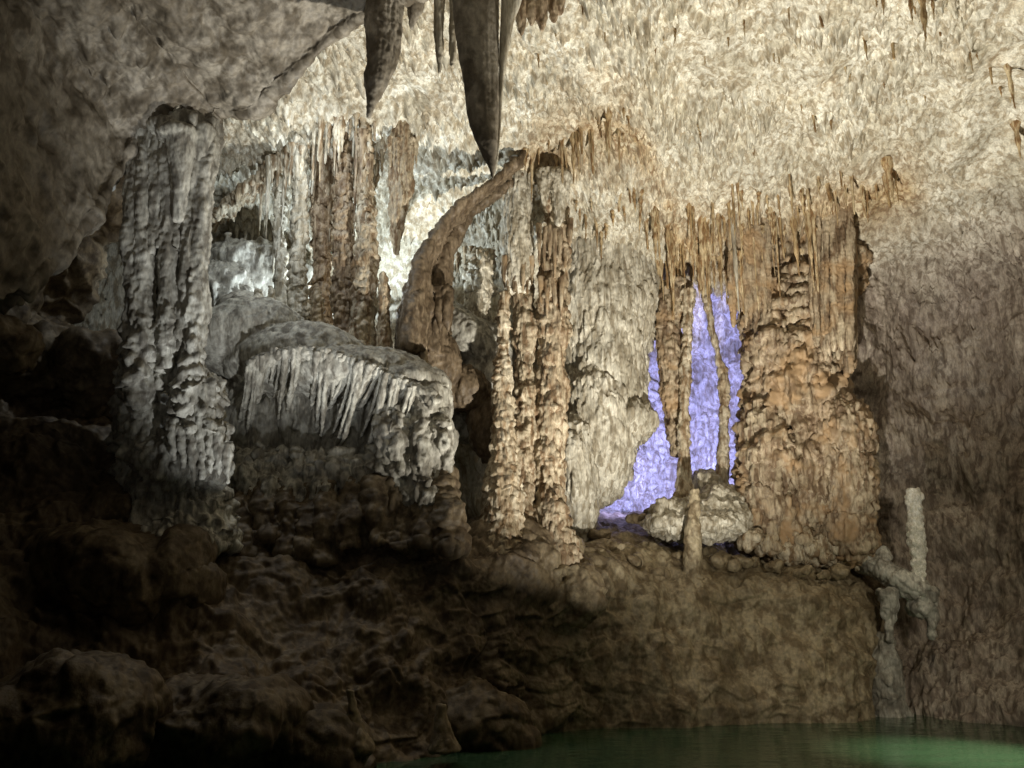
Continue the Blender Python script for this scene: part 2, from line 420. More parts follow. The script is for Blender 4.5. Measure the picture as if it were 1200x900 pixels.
from mathutils.bvhtree import BVHTree
from mathutils import Vector
_bm = vault.data; _v = [tuple(v) for v in vp]
_idx = np.empty(len(_bm.loops), np.int32); _bm.loops.foreach_get('vertex_index', _idx)
TREE = BVHTree.FromPolygons(_v, [tuple(q) for q in _idx.reshape(-1, 4).tolist()])
def roof(px, py):
    q = P(px, py, 10.0); o = Vector((0, 0, CAMZ)); h = TREE.ray_cast(o, (Vector(q) - o).normalized())
    return h[0][1] if h[0] is not None else vault_depth(px, py)

# floor: boulder slope on the left with its shade painted in, the clay shelf on the right, running down under the water
fc = [
 (-420, [(430, 8), (480, 7.6), (520, 7.2), (640, 6.6), (760, 6.0), (870, 5.4), (1100, 4.6)]),
 (-160, [(430, 9), (480, 8.5), (520, 8.1), (640, 7.5), (760, 7.0), (870, 6.5), (1080, 5.6)]),
 (0,    [(440, 10.5), (480, 9.6), (530, 9.0), (640, 8.4), (760, 7.8), (880, 7.2), (1080, 6.4)]),
 (140,  [(460, 11.5), (500, 10.2), (550, 9.2), (650, 8.8), (760, 8.2), (880, 7.5), (1080, 6.8)]),
 (260,  [(540, 12), (572, 10.8), (612, 9.8), (690, 9.1), (780, 8.4), (880, 7.7), (1080, 7.1)]),
 (380,  [(585, 12.5), (600, 11), (636, 9.9), (710, 9.4), (790, 8.8), (880, 8.3), (1050, 7.8)]),
 (480,  [(600, 13), (612, 11.2), (644, 10.0), (720, 9.6), (800, 9.2), (885, 8.9), (1020, 8.6)]),
 (560,  [(600, 14), (612, 11.8), (640, 10.3), (730, 10.0), (800, 9.8), (872, 9.7), (1000, 9.5)]),
 (630,  [(595, 15.5), (607, 12.8), (635, 10.7), (720, 10.5), (790, 10.5), (862, 10.5), (980, 10.5)]),
 (700,  [(597, 17), (614, 13.2), (655, 11.4), (720, 11.2), (790, 11.0), (860, 10.9), (980, 10.9)]),
 (800,  [(597, 17.5), (625, 13.4), (668, 11.8), (730, 11.4), (790, 11.2), (858, 11.1), (970, 11.2)]),
 (900,  [(612, 17), (640, 13.4), (675, 11.9), (740, 11.6), (790, 11.4), (855, 11.3), (960, 11.4)]),
 (985,  [(635, 15), (652, 13.4), (685, 12.0), (740, 11.7), (790, 11.5), (850, 11.4), (960, 11.5)]),
 (1030, [(645, 15), (662, 13.8), (695, 12.5), (745, 12.1), (800, 11.9), (850, 11.8), (960, 11.9)]),
 (1050, [(660, 15.5), (680, 14.6), (715, 13.6), (750, 13.2), (800, 13.0), (850, 13.0), (950, 13.0)]),
]
fctrl = np.stack([[P(c, r[i][0], r[i][1]) for c, r in fc] for i in range(7)])
def rel_floor(p, n):
    X, Y = px_of(p); sh = sstep(600, 700, X)
    a = rel_crag(p, n, big=.34, seed=60) + rel_flow(p, n, big=0, drip=.04, cell=.2, stretch=3, seed=64, fine=.012); b = rel_crag(p, n, big=.2, seed=61, size=.9)
    b = b + rel_flow(p, n, big=.05, drip=.05, cell=.2, stretch=3, seed=62, fine=.012)
    return a * (1 - sh)[:, None] + b * sh[:, None]
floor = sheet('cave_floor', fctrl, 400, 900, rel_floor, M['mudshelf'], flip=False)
tag(floor, kind='structure')
fp = verts(floor); FX, FY = px_of(fp); attr(floor, 'shaded_mud', 1 - sstep(560, 720, FX + 60 * fbm(fp, .6, 3, 63)))  # mud darkened towards the left, shade put into its colour

# near ceiling on the left: a fat lip of brown rock whose edge runs from the top centre down to the left
E = [(700, -120, 7.6), (580, -60, 7.6), (500, -8, 7.8), (455, 2, 8.0), (425, 22, 8.2), (395, 42, 8.4), (350, 84, 8.6), (322, 108, 8.8), (298, 134, 8.9), (262, 134, 9.0),
     (246, 150, 9.0), (212, 160, 9.0), (165, 165, 8.9), (140, 200, 8.7), (108, 250, 8.4), (76, 296, 8.1), (30, 330, 7.7), (-60, 380, 7.0), (-220, 480, 6)]
def lip_row(t):
    r = []
    for i, (x, y, d) in enumerate(E):
        ox, oy = (-.64, -.77) if i > 3 else (-.35, -.93)
        if t < 0:   # behind the edge
            r.append(P(x + ox * 26 * (-t), y + oy * 34 * (-t), d + .95 * (-t)))
        else:
            k = t
            r.append(P(x + ox * k, y + oy * k, d - .0072 * k * (1 + .0004 * k) if d - .0072 * k > 3.2 else 3.2))
    return r
lctrl = np.array([lip_row(t) for t in (620, 440, 300, 190, 110, 50, 14, 0, -.5, -1.4, -2.6, -4)])
def rel_lip(p, n):
    X, Y = px_of(p); left = 1 - sstep(150, 300, X + .4 * Y)
    o = rel_spiky(p, n, big=.10, spike=.12, seed=70, cell=.13) * left[:, None]
    o = o + rel_crag(p, n, big=.09, seed=74, size=.9)
    return n * (.11 * fbm(p, .9, 3, 72) + .045 * fbm(p, .3, 3, 73))[:, None] + o + rel_flow(p, n, big=.03, drip=.035, cell=.16, stretch=2.2, seed=71, fine=.01) * (1 - left * .4)[:, None]
lip = sheet('rock_overhang', lctrl, 330, 520, rel_lip, M['overhang'])
tag(lip, kind='structure')

# the rest of the cavern round the boat: walls and roof behind the camera, bed of the pool
ring = []
for z, k in ((-1.5, .95), (1, 1.0), (3.5, 1.05), (6, .9), (7.6, .6), (8.3, .25), (8.4, .02)):
    ring.append([[11.5 * k * math.sin(a), -3.0 + 7.5 * k * -math.cos(a) , z] for a in np.linspace(-PI * .62, PI * .62, 22)])
back = sheet('cave_wall', np.array(ring), 90, 240, lambda p, n: rel_boulder(p, n, big=.6, mid=.15, seed=80), M['mud'], flip=True)
tag(back, kind='structure')

# pool
def water_mat():
    m = bpy.data.materials.new('green_water'); m.use_nodes = True
    t = m.node_tree; N = t.nodes; L = t.links; b = N['Principled BSDF']
    b.inputs['Base Color'].default_value = (.042, .085, .045, 1); b.inputs['Roughness'].default_value = .07
    b.inputs['IOR'].default_value = 1.33; b.inputs['Specular IOR Level'].default_value = .5
    g = N.new('ShaderNodeNewGeometry'); mp = N.new('ShaderNodeMapping'); mp.inputs['Scale'].default_value = (1, 2.2, 1)
    n = N.new('ShaderNodeTexNoise'); n.inputs['Scale'].default_value = 2.2; n.inputs['Detail'].default_value = 3
    bu = N.new('ShaderNodeBump'); bu.inputs['Strength'].default_value = .25; bu.inputs['Distance'].default_value = .05
    L.new(g.outputs['Position'], mp.inputs[0]); L.new(mp.outputs[0], n.inputs['Vector']); L.new(n.outputs[0], bu.inputs['Height']); L.new(bu.outputs[0], b.inputs['Normal'])
    return m
wv = [(-16, -13, 0), (16, -13, 0), (16, 22, 0), (-16, 22, 0)]
water = link_mesh('water', wv, [(0, 1, 2, 3)], water_mat(), smooth=False); tag(water, kind='structure')

# ================================================================== ROCK MASSES AND COLUMNS
fl = lambda **k: (lambda p, n: rel_flow(p, n, **k))
kn = lambda **k: (lambda p, n: rel_knob(p, n, **k))
bo = lambda **k: (lambda p, n: rel_boulder(p, n, **k))

# --- hanging blades at the top centre
bl0 = empty('stalactite', P(576, 211, 7.2)); tag(bl0, 'largest smooth grey-brown blade-shaped stalactite hanging from the top centre, right edge made pale for its rim light', 'stalactite')
rock('blade', [blade([(-60, 524, 590), (0, 525, 590), (60, 531, 589), (100, 540, 588), (140, 546, 587), (170, 558, 585), (195, 571, 582), (211, 576, 579)], 7.2, .22, rot=.25)],
     .011, lambda p, n: n * (.02 * fbm(p, (.14, .14, 1.6), 3, 100) + .006 * fbm(p, .07, 3, 101))[:, None], M['overhang'], smooth=2, parent=bl0)
rock('rim_lit_edge', [blade([(-60, 584, 624), (0, 585, 613), (25, 585, 604), (60, 584, 597), (100, 583, 591), (150, 581, 588), (190, 578, 584), (206, 578, 580)], 7.26, .12, rot=.2)],
     .010, lambda p, n: n * (.014 * fbm(p, (.1, .1, 1.6), 3, 103) + .004 * fbm(p, .05, 3, 101))[:, None], M['pale'], smooth=2, parent=bl0)  # paler strip along the edge, rim light put into its colour
rock('stalactite', [blade([(-60, 425, 488), (0, 427, 476), (40, 428, 473), (75, 429, 466), (105, 429, 452), (125, 429, 439), (138, 430, 434)], 7.9, .26, rot=.3), blade([(-40, 470, 502), (0, 474, 500), (20, 478, 490), (34, 480, 485)], 8, .2)],
     .013, fl(big=.04, drip=.025, cell=.07, stretch=9, seed=104, fine=.008), M['overhang'], smooth=2,
     label='broad ragged brown stalactite at the top edge, beside the biggest blade', cat='stalactite')
rock('stalactite', [tube([(515, -50, 7.7, 9), (515, 0, 7.7, 7), (514, 35, 7.7, 5), (515, 60, 7.7, 4.5), (515, 86, 7.7, 1)]), tube([(531, -40, 7.7, 6), (531, 20, 7.7, 4), (530, 60, 7.7, 2.5), (530, 78, 7.7, 1)])],
     .01, fl(big=.015, drip=.012, cell=.05, stretch=8, seed=108, fine=.004), M['pale'], smooth=2,
     label='slender pale double stalactite between the two dark blades at the top', cat='stalactite')
rock('stalactite_cluster', [tube([(x, -150, 8.1, r + 8), (x, -60, 8.1, r + 3), (x, 0, 8.1, r), (x + 1, y * .7, 8.1, r * .6), (x + 1, y, 8.1, 1)]) for x, y, r in ((610, 42, 8), (622, 30, 7), (634, 36, 9), (648, 26, 7), (655, 18, 8))],
     .012, fl(big=.03, drip=.02, cell=.07, stretch=5, seed=110, fine=.006), M['brown'], smooth=2,
     label='stubby rust brown stalactites clustered at the top edge right of the largest blade', cat='stalactite')

# --- tall column on the left
col = empty('cave_column', P(195, 560, 9.4))
tag(col, 'massive grey fluted column under the brown overhang, beside the flowstone dome', 'column')
pr1 = [ball(195, 132, 8.95, 46, 30, .3), ball(225, 150, 8.95, 24, 22, .25), tube([(200, 20, 9.6, 90), (200, 90, 9.4, 56), (200, 170, 9.3, 40), (196, 250, 9.35, 32), (190, 330, 9.4, 34), (186, 420, 9.45, 38), (188, 500, 9.5, 48), (200, 570, 9.5, 58), (205, 640, 9.4, 70)], flat=.8)]
for x0, x1, r, y1 in ((158, 158, 9, 430), (172, 166, 10, 480), (186, 184, 9, 330), (200, 197, 10, 450), (214, 208, 8, 320), (224, 218, 9, 440), (234, 227, 9, 400), (244, 224, 10, 520)):
    pr1.append(tube([(x0, 100, 9.1, r * 2.0), (x0, 150, 8.95, r * 1.5), (x0 + (x1 - x0) * .3, 220, 8.87, r * 1.05), ((x0 + x1) / 2, 300, 8.87, r), (x1, y1 - 60, 8.87, r * 1.1), (x1, y1, 9.0, r * .9)]))
pr1 += [ball(232, 470, 9.0, 26, 34), ball(238, 510, 9.0, 22, 26), ball(172, 495, 9.2, 26, 56), ball(205, 540, 9.2, 34, 40), ball(246, 540, 9.2, 18, 26)]
rock('shaft', pr1, .02, lambda p, n: rel_flow(p, n, big=.06, drip=.05, cell=.075, stretch=9, seed=120, fine=.016) + rel_knob(p, n, big=.05, knob=.05, seed=121, tier=.06) * (1 - sstep(3.7, 5.0, p[:, 2]))[:, None], M['grey'], parent=col, smooth=3)
dp = []
for x, y0, y1, r in ((236, 470, 560, 6), (246, 480, 556, 5), (226, 490, 562, 6), (256, 500, 560, 5), (214, 500, 548, 5), (266, 520, 566, 4), (203, 490, 540, 5)):
    dp.append(tube([(x, y0, 8.85, r * 1.6), (x, (y0 + y1) / 2, 8.8, r), (x + 1, y1, 8.8, 1.2)]))
rock('drip_tiers', dp, .014, kn(big=.02, knob=.02, cell=.05, seed=123), M['grey'], parent=col, smooth=2)
rock('capital', [ball(208, 158, 8.75, 26, 13), ball(195, 150, 8.8, 22, 12), tube([(212, 160, 8.75, 22), (213, 200, 8.75, 12), (210, 260, 8.8, 6)]), tube([(238, 150, 8.85, 15), (236, 185, 8.85, 12), (230, 215, 8.9, 5)])],
     .016, fl(big=.03, drip=.02, cell=.06, stretch=7, seed=125, fine=.006), M['grey'], parent=col, smooth=3)

# --- dark mass added for the shaded hollow left of that column, gap to the lit alcove
rock('shadow_mass', [ball(40, 440, 10.4, 75, 70, .8), ball(115, 440, 10.2, 40, 44, .5), ball(-30, 380, 9.8, 60, 90, .8), ball(62, 330, 10.7, 38, 80, .4, tilt=-.35), ball(125, 235, 10.6, 34, 52, .4, tilt=-.3), ball(30, 300, 10.4, 50, 70, .6)],
     .03, lambda p, n: rel_crag(p, n, big=.34, seed=130, size=.8) + rel_flow(p, n, big=0, drip=.04, cell=.15, stretch=4, seed=136), M['mud'], label='dark rock mass added for the shaded hollow behind the massive grey column', cat='rock')
rock('boulder', [ball(14, 405, 8.3, 26, 24, .3), ball(2, 418, 8.4, 24, 16, .3)], .02, (lambda p, n: rel_crag(p, n, big=.2, seed=131, size=.5)), M['mud'],
     label='small rounded boulder at the far left edge', cat='boulder')

# --- mushroom shaped flowstone dome
dome = empty('flowstone_dome', P(400, 600, 10.3))
tag(dome, 'big grey mushroom-shaped flowstone dome with scalloped underside', 'flowstone')
up = []
for px, py, rx, ry, d, rd in ((300, 400, 62, 52, 10.9, .7), (270, 400, 40, 40, 10.8, .6), (350, 425, 90, 42, 10.7, .65), (420, 440, 92, 30, 10.6, .65), (480, 452, 46, 26, 10.5, .55), (505, 475, 22, 34, 10.5, .5), (290, 370, 35, 25, 11.0, .5)):
    up.append(ball(px, py, d, rx, ry, rd))
rock('cap', up, .022, lambda p, n: rel_boulder(p, n, big=.09, mid=.03, seed=140) + rel_flow(p, n, big=.0, drip=.012, cell=.07, stretch=1, seed=141, fine=.008), M['grey'], parent=dome, smooth=5)
# scalloped underside: ribs fan down and inwards from the rim
und = [ball(390, 490, 11.1, 122, 80, .62), ball(290, 510, 10.9, 60, 70, .5), ball(480, 520, 10.85, 50, 70, .5), ball(385, 575, 10.8, 140, 44, .6), ball(300, 570, 10.65, 60, 44, .5)]
under = rock('underside', und, .022, fl(big=.08, drip=.075, cell=.09, stretch=7, seed=142, fine=.014), M['grey'], parent=dome, smooth=5)
rim = [(292, 432), (305, 424), (320, 419), (336, 416), (352, 414), (368, 414), (384, 416), (400, 420), (416, 424), (430, 430), (444, 436), (458, 443), (472, 449), (486, 456), (500, 463), (512, 474)]
k = 0
for i in range(len(rim) - 1):
    for t in (0, .33, .66):
        x = rim[i][0] * (1 - t) + rim[i + 1][0] * t; y = rim[i][1] * (1 - t) + rim[i + 1][1] * t
        if rng.random() < .15 or x > 490: k += 1; continue
        y += 3 * rng.normal()
        ln = 46 + 34 * math.sin(k * .8) + 26 * rng.random() + (18 if x > 380 else 0); dx = (x - 385) * .05 - 22 * (x > 395) - 8
        r = 1.9 + 2.0 * rng.random() ** 1.5
        V = [tube([(x, y - 2, 9.98, r + 2.5), (x + dx * .3, y + ln * .35, 10.06, r), (x + dx * .7, y + ln * .75, 10.17, r * .8), (x + dx, y + ln, 10.5, r * .4)], flat=2.2)]
        rock('rib', V, .0115, kn(big=.03, knob=.010, cell=.05, seed=150 + k), M['grey'], parent=under, smooth=2)
        k += 1
rock('rim', [tube([(*rim[i], 10.0, 8) for i in range(len(rim))], upright=False)], .014, kn(big=.03, knob=.03, cell=.06, seed=145), M['grey'], parent=dome, smooth=2)
lob = []; foot = []
for x, y0, y1, r in ((452, 462, 560, 9), (466, 462, 575, 11), (480, 470, 600, 12), (494, 466, 585, 11), (508, 470, 575, 10), (519, 470, 550, 9), (440, 535, 600, 13), (500, 545, 610, 15), (408, 530, 600, 14), (378, 540, 610, 15), (345, 535, 605, 13), (315, 538, 600, 14), (288, 530, 590, 14), (262, 525, 590, 15), (243, 500, 580, 14)):
    dd = 10.12 if x < 450 else 10.0; q = rng.random() * .12
    lob.append(tube([(x, y0, dd + .25, r * .6), (x, y0 * .6 + y1 * .4, dd + q, r), (x + 2, y0 * .25 + y1 * .75, dd + q, r * .9), (x + 3, y1, dd + .1, r * .5)]))
for i in range(22):
    x = 240 + i * 13 + rng.normal() * 3; y0 = 520 + 15 * rng.random(); y1 = y0 + 35 + 40 * rng.random()
    if i % 2: foot.append(tube([(x, y0 + 30, 10.25, 8), (x + 4, y0 + 62, 10.08, 13), (x + 6 + 8 * rng.normal(), y0 + 105 + 25 * rng.random(), 9.95, 17)]))
    lob.append(tube([(x, y0, 10.25, 5), (x, y0 * .5 + y1 * .5, 10.1 + .1 * rng.random(), 4.5), (x, y1, 10.15, 2)]))
rock('foot', foot + [ball(300, 610, 10.35, 60, 40, .4), ball(400, 625, 10.35, 80, 36, .4), ball(480, 620, 10.3, 50, 34, .4)], .02, lambda p, n: rel_crag(p, n, big=.16, seed=149, size=.6) + rel_flow(p, n, big=0, drip=.05, cell=.08, stretch=4, seed=146), M['mud'], parent=dome, smooth=3)
rock('drapery', lob, .018, lambda p, n: rel_knob(p, n, big=.09, knob=.035, cell=.08, seed=147, tier=.03) + rel_flow(p, n, big=0, drip=.05, cell=.07, stretch=4, seed=148), M['grey'], parent=dome, smooth=3)

# --- small pale stalagmites on the dome
for x, y0, y1, r, lab in ((318, 335, 392, 6, 'small white stalagmite on the dome beside the dark hollow'), (372, 338, 402, 8, 'knobbly grey stalagmite on the dome, middle of its top'),
                          (450, 320, 412, 8, 'tall thin tan stalagmite on the right side of the dome'), (481, 397, 425, 4, 'small stub stalagmite nearest the dark gap, left of a pair'),
                          (497, 402, 428, 4, 'small stub stalagmite nearest the dark gap, right of a pair'), (303, 340, 352, 6, 'low knob of calcite at the top of the dome')):
    rock('stalagmite', [tube([(x - 1, y0, 10.7, r * .4), (x, y0 * .8 + y1 * .2, 10.7, r * .75), (x, (y0 + y1) / 2, 10.7, r * .85), (x, y1, 10.7, r * 1.3), (x, y1 + 14, 10.7, r * 2)])],
         .011, kn(big=.025, knob=.018, cell=.045, seed=int(x)), M['pale'] if x < 330 else M['column'], smooth=2, label=lab, cat='stalagmite')

# --- columns of the middle-left group (they stand on the dome)
def knobcol(name, pts, seed, mat, lab, vox=.013, knob=.032, tier=.03, extra=(), flat=1.0, cat='column', drip=.0, parent=None):
    pm = [tube(pts, flat=flat)] + list(extra)
    return rock(name, pm, vox, lambda p, n: rel_knob(p, n, big=.05, knob=knob, cell=.07, seed=seed, tier=tier) + (rel_flow(p, n, big=0, drip=drip, cell=.06, stretch=7, seed=seed + 3, fine=.004) if drip else 0), mat, smooth=2, label=lab, cat=cat, parent=parent)
knobcol('cave_column', [(352, 165, 11.3, 10), (352, 230, 11.2, 8), (350, 290, 11.1, 9), (349, 340, 11, 12), (350, 400, 10.9, 14)], 200, M['pale'], 'pale knobbly column, first from the left on the dome')
knobcol('cave_column', [(402, 120, 11.2, 12), (403, 200, 11.1, 9), (402, 260, 11, 10), (401, 330, 11, 11), (402, 400, 10.9, 12), (402, 430, 10.9, 16)], 205, M['brown'], 'thickest brown knobbly column standing on the flowstone dome', drip=.02)
knobcol('cave_column', [(427, 150, 11.0, 8), (428, 230, 11, 9), (429, 270, 10.9, 12), (427, 330, 10.9, 13), (424, 410, 10.8, 16)], 210, M['column'], 'tan column just right of the thickest one on the dome', drip=.015)
knobcol('cave_column', [(378, 170, 11.5, 12), (376, 240, 11.5, 11), (378, 300, 11.5, 9), (376, 350, 11.4, 12), (376, 410, 11.3, 16)], 215, M['brown'], 'dark brown column half hidden between the pale and tan ones')
knobcol('cave_column', [(330, 200, 11.8, 9), (328, 260, 11.8, 6), (330, 320, 11.6, 8), (331, 380, 11.5, 12)], 217, M['pale'], 'thin white-lit column beside the dark hollow', knob=.02)
rock('stalactite', [blade([(145, 462, 480), (165, 456, 486), (190, 455, 486), (230, 456, 481), (262, 458, 473), (285, 461, 468), (298, 463, 465)], 11.05, .2)], .012,
     fl(big=.04, drip=.04, cell=.06, stretch=8, seed=220, fine=.01), M['tan'], smooth=2, label='broad tongue-shaped stalactite between the dome columns and the brown arch', cat='stalactite')
# ledge the group hangs from
rock('ceiling_ledge', [tube([(215, 285, 12.4, 9), (262, 245, 12.2, 9), (310, 208, 11.9, 9), (350, 176, 11.6, 10), (392, 152, 11.4, 11), (440, 145, 11.3, 12), (480, 160, 11.3, 10)], upright=False, flat=1.3),
                       tube([(382, 160, 11.6, 16), (392, 210, 11.6, 20), (396, 260, 11.7, 17), (398, 300, 11.8, 7)]), tube([(425, 150, 11.5, 14), (430, 200, 11.5, 14), (428, 240, 11.6, 8)])],
     .022, lambda p, n: rel_spiky(p, n, big=.08, spike=.12, seed=223, cell=.07) + rel_flow(p, n, big=0, drip=.05, cell=.08, stretch=6, seed=224), M['column'], label='sloping calcite ledge with fringes above the columns on the flowstone dome', cat='ledge')
rock('rock_mass', [ball(280, 320, 12.6, 60, 40, .4), ball(250, 350, 12.2, 45, 40, .4), ball(320, 330, 12.9, 50, 40, .4), ball(400, 400, 13.1, 90, 40, .4), ball(480, 410, 13.0, 50, 60, .4)], .026, (lambda p, n: rel_crag(p, n, big=.16, seed=226, size=.6) + rel_flow(p, n, big=0, drip=.05, cell=.09, stretch=5, seed=227)), M['grey'],
     label='broken grey rock in the hollow behind the columns on the dome', cat='rock')

# --- curved brown rib (arch) and the dark gap under it
rock('rock_arch', [tube([(650, 140, 12.2, 4), (622, 176, 11.6, 4), (602, 196, 11.2, 4), (575, 219, 11.05, 4), (548, 239, 11.0, 5), (526, 261, 11.0, 5), (508, 288, 11.0, 7), (494, 325, 11.05, 11), (490, 365, 11.1, 16), (488, 410, 11.2, 20)], upright=False, flat=3.5, seg=24),
                   tube([(612, 206, 11.5, 4), (565, 240, 11.45, 4), (540, 264, 11.4, 6), (522, 300, 11.35, 9), (512, 350, 11.3, 12), (508, 420, 11.3, 14)], upright=False, flat=2.0),
                   ball(498, 380, 11.45, 30, 62, .3), ball(505, 425, 11.4, 36, 40, .3), ball(545, 455, 11.7, 30, 26, .3, tilt=-.6), ball(575, 500, 11.8, 24, 40, .3)] +
                  [tube([(x, 335, 10.95, 5), (x, 360, 10.9, 4), (x + 1, y, 10.9, 1)]) for x, y in ((480, 398), (492, 412), (503, 395), (515, 405), (524, 390))],
     .02, lambda p, n: rel_flow(p, n, big=.05, drip=.035, cell=.09, stretch=5, seed=230, fine=.012) + rel_crag(p, n, big=.05, seed=231, size=.5), M['arch'], smooth=4,
     label='smooth curved brown rock rib sweeping down from the dark blade tip', cat='rock arch')
rock('rock_ledge', [ball(552, 405, 12.3, 66, 30, .7, tilt=-.75), ball(575, 440, 12.3, 40, 60, .6, tilt=-.2), ball(545, 450, 12.6, 60, 70, .4)], .02, lambda p, n: rel_crag(p, n, big=.10, seed=232) + rel_flow(p, n, big=0, drip=.03, cell=.09, stretch=2, seed=233), M['grey'],
     label='pale sloping rock ledge beneath the arch, seen behind the dark gap', cat='ledge')
knobcol('cave_column', [(560, 295, 12.3, 16), (561, 330, 12.2, 13), (558, 365, 12.2, 15), (556, 400, 12.2, 16)], 235, M['pale'], 'short pale column with fringes framed by the brown arch', drip=.03, tier=.05)

# --- the middle pair of columns
mc = empty('cave_column', P(607, 640, 11.6)); tag(mc, 'tall pale fluted column left of the middle pair, brown fringe halfway', 'column')
p1 = [tube([(604, 165, 11.6, 20), (606, 230, 11.6, 17), (607, 280, 11.6, 18), (607, 325, 11.6, 17), (606, 342, 11.6, 10)])]
rock('shaft', p1, .013, fl(big=.05, drip=.045, cell=.055, stretch=6, seed=240, fine=.01), M['pale'], parent=mc, smooth=2)
rock('fringe', [tube([(x, 300, 11.5, 4), (x + rng.normal() * 1.5, 322, 11.44 + .05 * rng.normal(), 2.6), (x, y + rng.normal() * 7, 11.42, .8)]) for x, y in ((592, 338), (597, 346), (602, 340), (607, 350), (613, 342), (618, 347), (623, 338))], .009, fl(big=.01, drip=.008, cell=.04, stretch=8, seed=241, fine=.003), M['orange'], parent=mc, smooth=1)
rock('lower_shaft', [tube([(612, 335, 11.75, 9), (615, 370, 11.7, 12), (617, 430, 11.7, 12), (618, 480, 11.6, 12), (614, 540, 11.5, 14), (608, 600, 11.4, 19), (600, 660, 11.3, 30)])], .015,
     lambda p, n: rel_knob(p, n, big=.11, knob=.028, cell=.075, seed=243, tier=.02) + rel_flow(p, n, big=0, drip=.04, cell=.06, stretch=4, seed=244), M['tan'], parent=mc, smooth=2)
knobcol('cave_column', [(591, 342, 11.3, 4), (589, 380, 11.3, 6), (590, 430, 11.3, 7), (589, 480, 11.2, 11), (590, 540, 11.1, 16), (590, 590, 11.0, 20), (588, 650, 10.9, 28)], 245, M['column'], 'slender stalagmite swelling into a pale foot, touching the middle pair', cat='stalagmite', drip=.02)
mc2 = empty('cave_column', P(645, 640, 11.6)); tag(mc2, 'tall brown column right of the middle pair with drooping fringes', 'column')
rock('shaft', [tube([(656, 165, 11.7, 18), (653, 215, 11.6, 10), (651, 260, 11.6, 12), (650, 320, 11.6, 15), (647, 400, 11.6, 15), (645, 470, 11.6, 16), (642, 540, 11.5, 14), (648, 600, 11.3, 16), (655, 660, 11.2, 24)])], .015,
     lambda p, n: rel_knob(p, n, big=.12, knob=.028, cell=.08, seed=250, tier=.022) + rel_flow(p, n, big=0, drip=.05, cell=.06, stretch=5, seed=251), M['tan'], parent=mc2, smooth=2)
rock('head', [ball(655, 208, 11.4, 16, 12), tube([(655, 210, 11.4, 14), (656, 240, 11.4, 8), (656, 262, 11.4, 2)]), tube([(640, 200, 11.4, 12), (638, 225, 11.4, 6), (638, 240, 11.4, 1)])], .012, fl(big=.03, drip=.03, cell=.06, stretch=6, seed=252), M['pale'], parent=mc2, smooth=2)
rock('fringe', [tube([(x + rng.normal() * 2, y0 - 6, 11.44, 4), (x, y0 + 18, 11.38 + .05 * rng.normal(), 2.4), (x, y + rng.normal() * 7, 11.38, .8)]) for x, y0, y in ((632, 268, 300), (638, 272, 312), (644, 270, 304), (650, 274, 315), (656, 272, 306), (662, 270, 310), (668, 262, 296), (634, 330, 362), (641, 334, 372), (650, 332, 366), (658, 330, 370))], .009,
     fl(big=.01, drip=.008, cell=.04, stretch=8, seed=253, fine=.003), M['orange'], parent=mc2, smooth=1)

# --- pale flowstone wall between the middle pair and the violet openings
wm = []
for px, py, rx, ry, d, rd in ((706, 360, 56, 190, 13.1, .55), (730, 330, 44, 110, 13.2, .5), (700, 500, 46, 90, 12.9, .6), (735, 492, 34, 26, 12.9, .5), (712, 430, 46, 120, 13.0, .55), (672, 560, 24, 80, 12.5, .5), (690, 540, 30, 50, 12.8, .4)):
    wm.append(ball(px, py, d, rx, ry, rd))
rock('flowstone_wall', wm, .018, lambda p, n: rel_flow(p, n, big=.07, drip=.06, cell=.09, stretch=4, seed=260, fine=.016) + DOWN * (.09 * np.clip(1 - worley(p, (.06, .06, .25), 262)[0] * 1.2, 0, 1))[:, None], M['pale'], smooth=5,
     label='pale streaked flowstone wall between the middle columns and the violet openings', cat='flowstone')

# --- columns standing in front of the violet light
knobcol('cave_column', [(792, 330, 13.0, 16), (784, 380, 13.0, 13), (786, 420, 13.0, 14), (788, 460, 13, 12), (792, 500, 13, 9), (796, 530, 12.9, 7)], 270, M['orange'], 'brown tapering column between the two violet openings', drip=.03, vox=.014)
knobcol('cave_column', [(806, 340, 12.8, 8), (805, 400, 12.8, 5), (803, 450, 12.75, 5.5), (801, 500, 12.7, 6.5), (801, 550, 12.7, 7.5), (801, 600, 12.6, 13)], 272, M['column'], 'slender pale column rising from the rubble mound before the violet light', vox=.011, knob=.022, tier=.015)
knobcol('cave_column', [(824, 325, 13.2, 6), (832, 370, 13.2, 3.5), (841, 415, 13.2, 4), (849, 455, 13.2, 6), (848, 500, 13.2, 4), (847, 545, 13.2, 7), (847, 590, 13.2, 9)], 274, M['column'], 'thin crooked column crossing the widest violet opening', vox=.011, knob=.022, tier=.015)
rock('rubble_mound', [ball(800, 600, 12.7, 36, 16, .5), ball(840, 590, 12.9, 30, 22, .5), ball(820, 615, 12.5, 56, 18, .5), ball(780, 612, 12.5, 24, 12, .4), ball(855, 610, 12.6, 26, 20, .4), ball(826, 570, 13.1, 18, 20, .3)] +
     [tube([(x, 585, 12.35, 5), (x, 600, 12.3, 4), (x, y, 12.3, 1.5)]) for x, y in ((826, 622), (833, 616), (840, 620), (848, 624), (856, 615), (864, 622), (775, 618), (784, 622))],
     .016, kn(big=.07, knob=.045, cell=.10, seed=276, tier=.05), M['pale'], smooth=2, label='pale mound of flowstone under the slender columns, fringed with drips', cat='flowstone')
knobcol('stalagmite', [(814, 573, 11.9, 5), (812, 600, 11.9, 7), (812, 640, 11.9, 8), (812, 672, 11.9, 9), (812, 690, 11.9, 12)], 278, M['mudshelf'], 'dark upright stalagmite post on the front of the clay shelf', cat='stalagmite', vox=.011, knob=.02, tier=.01)

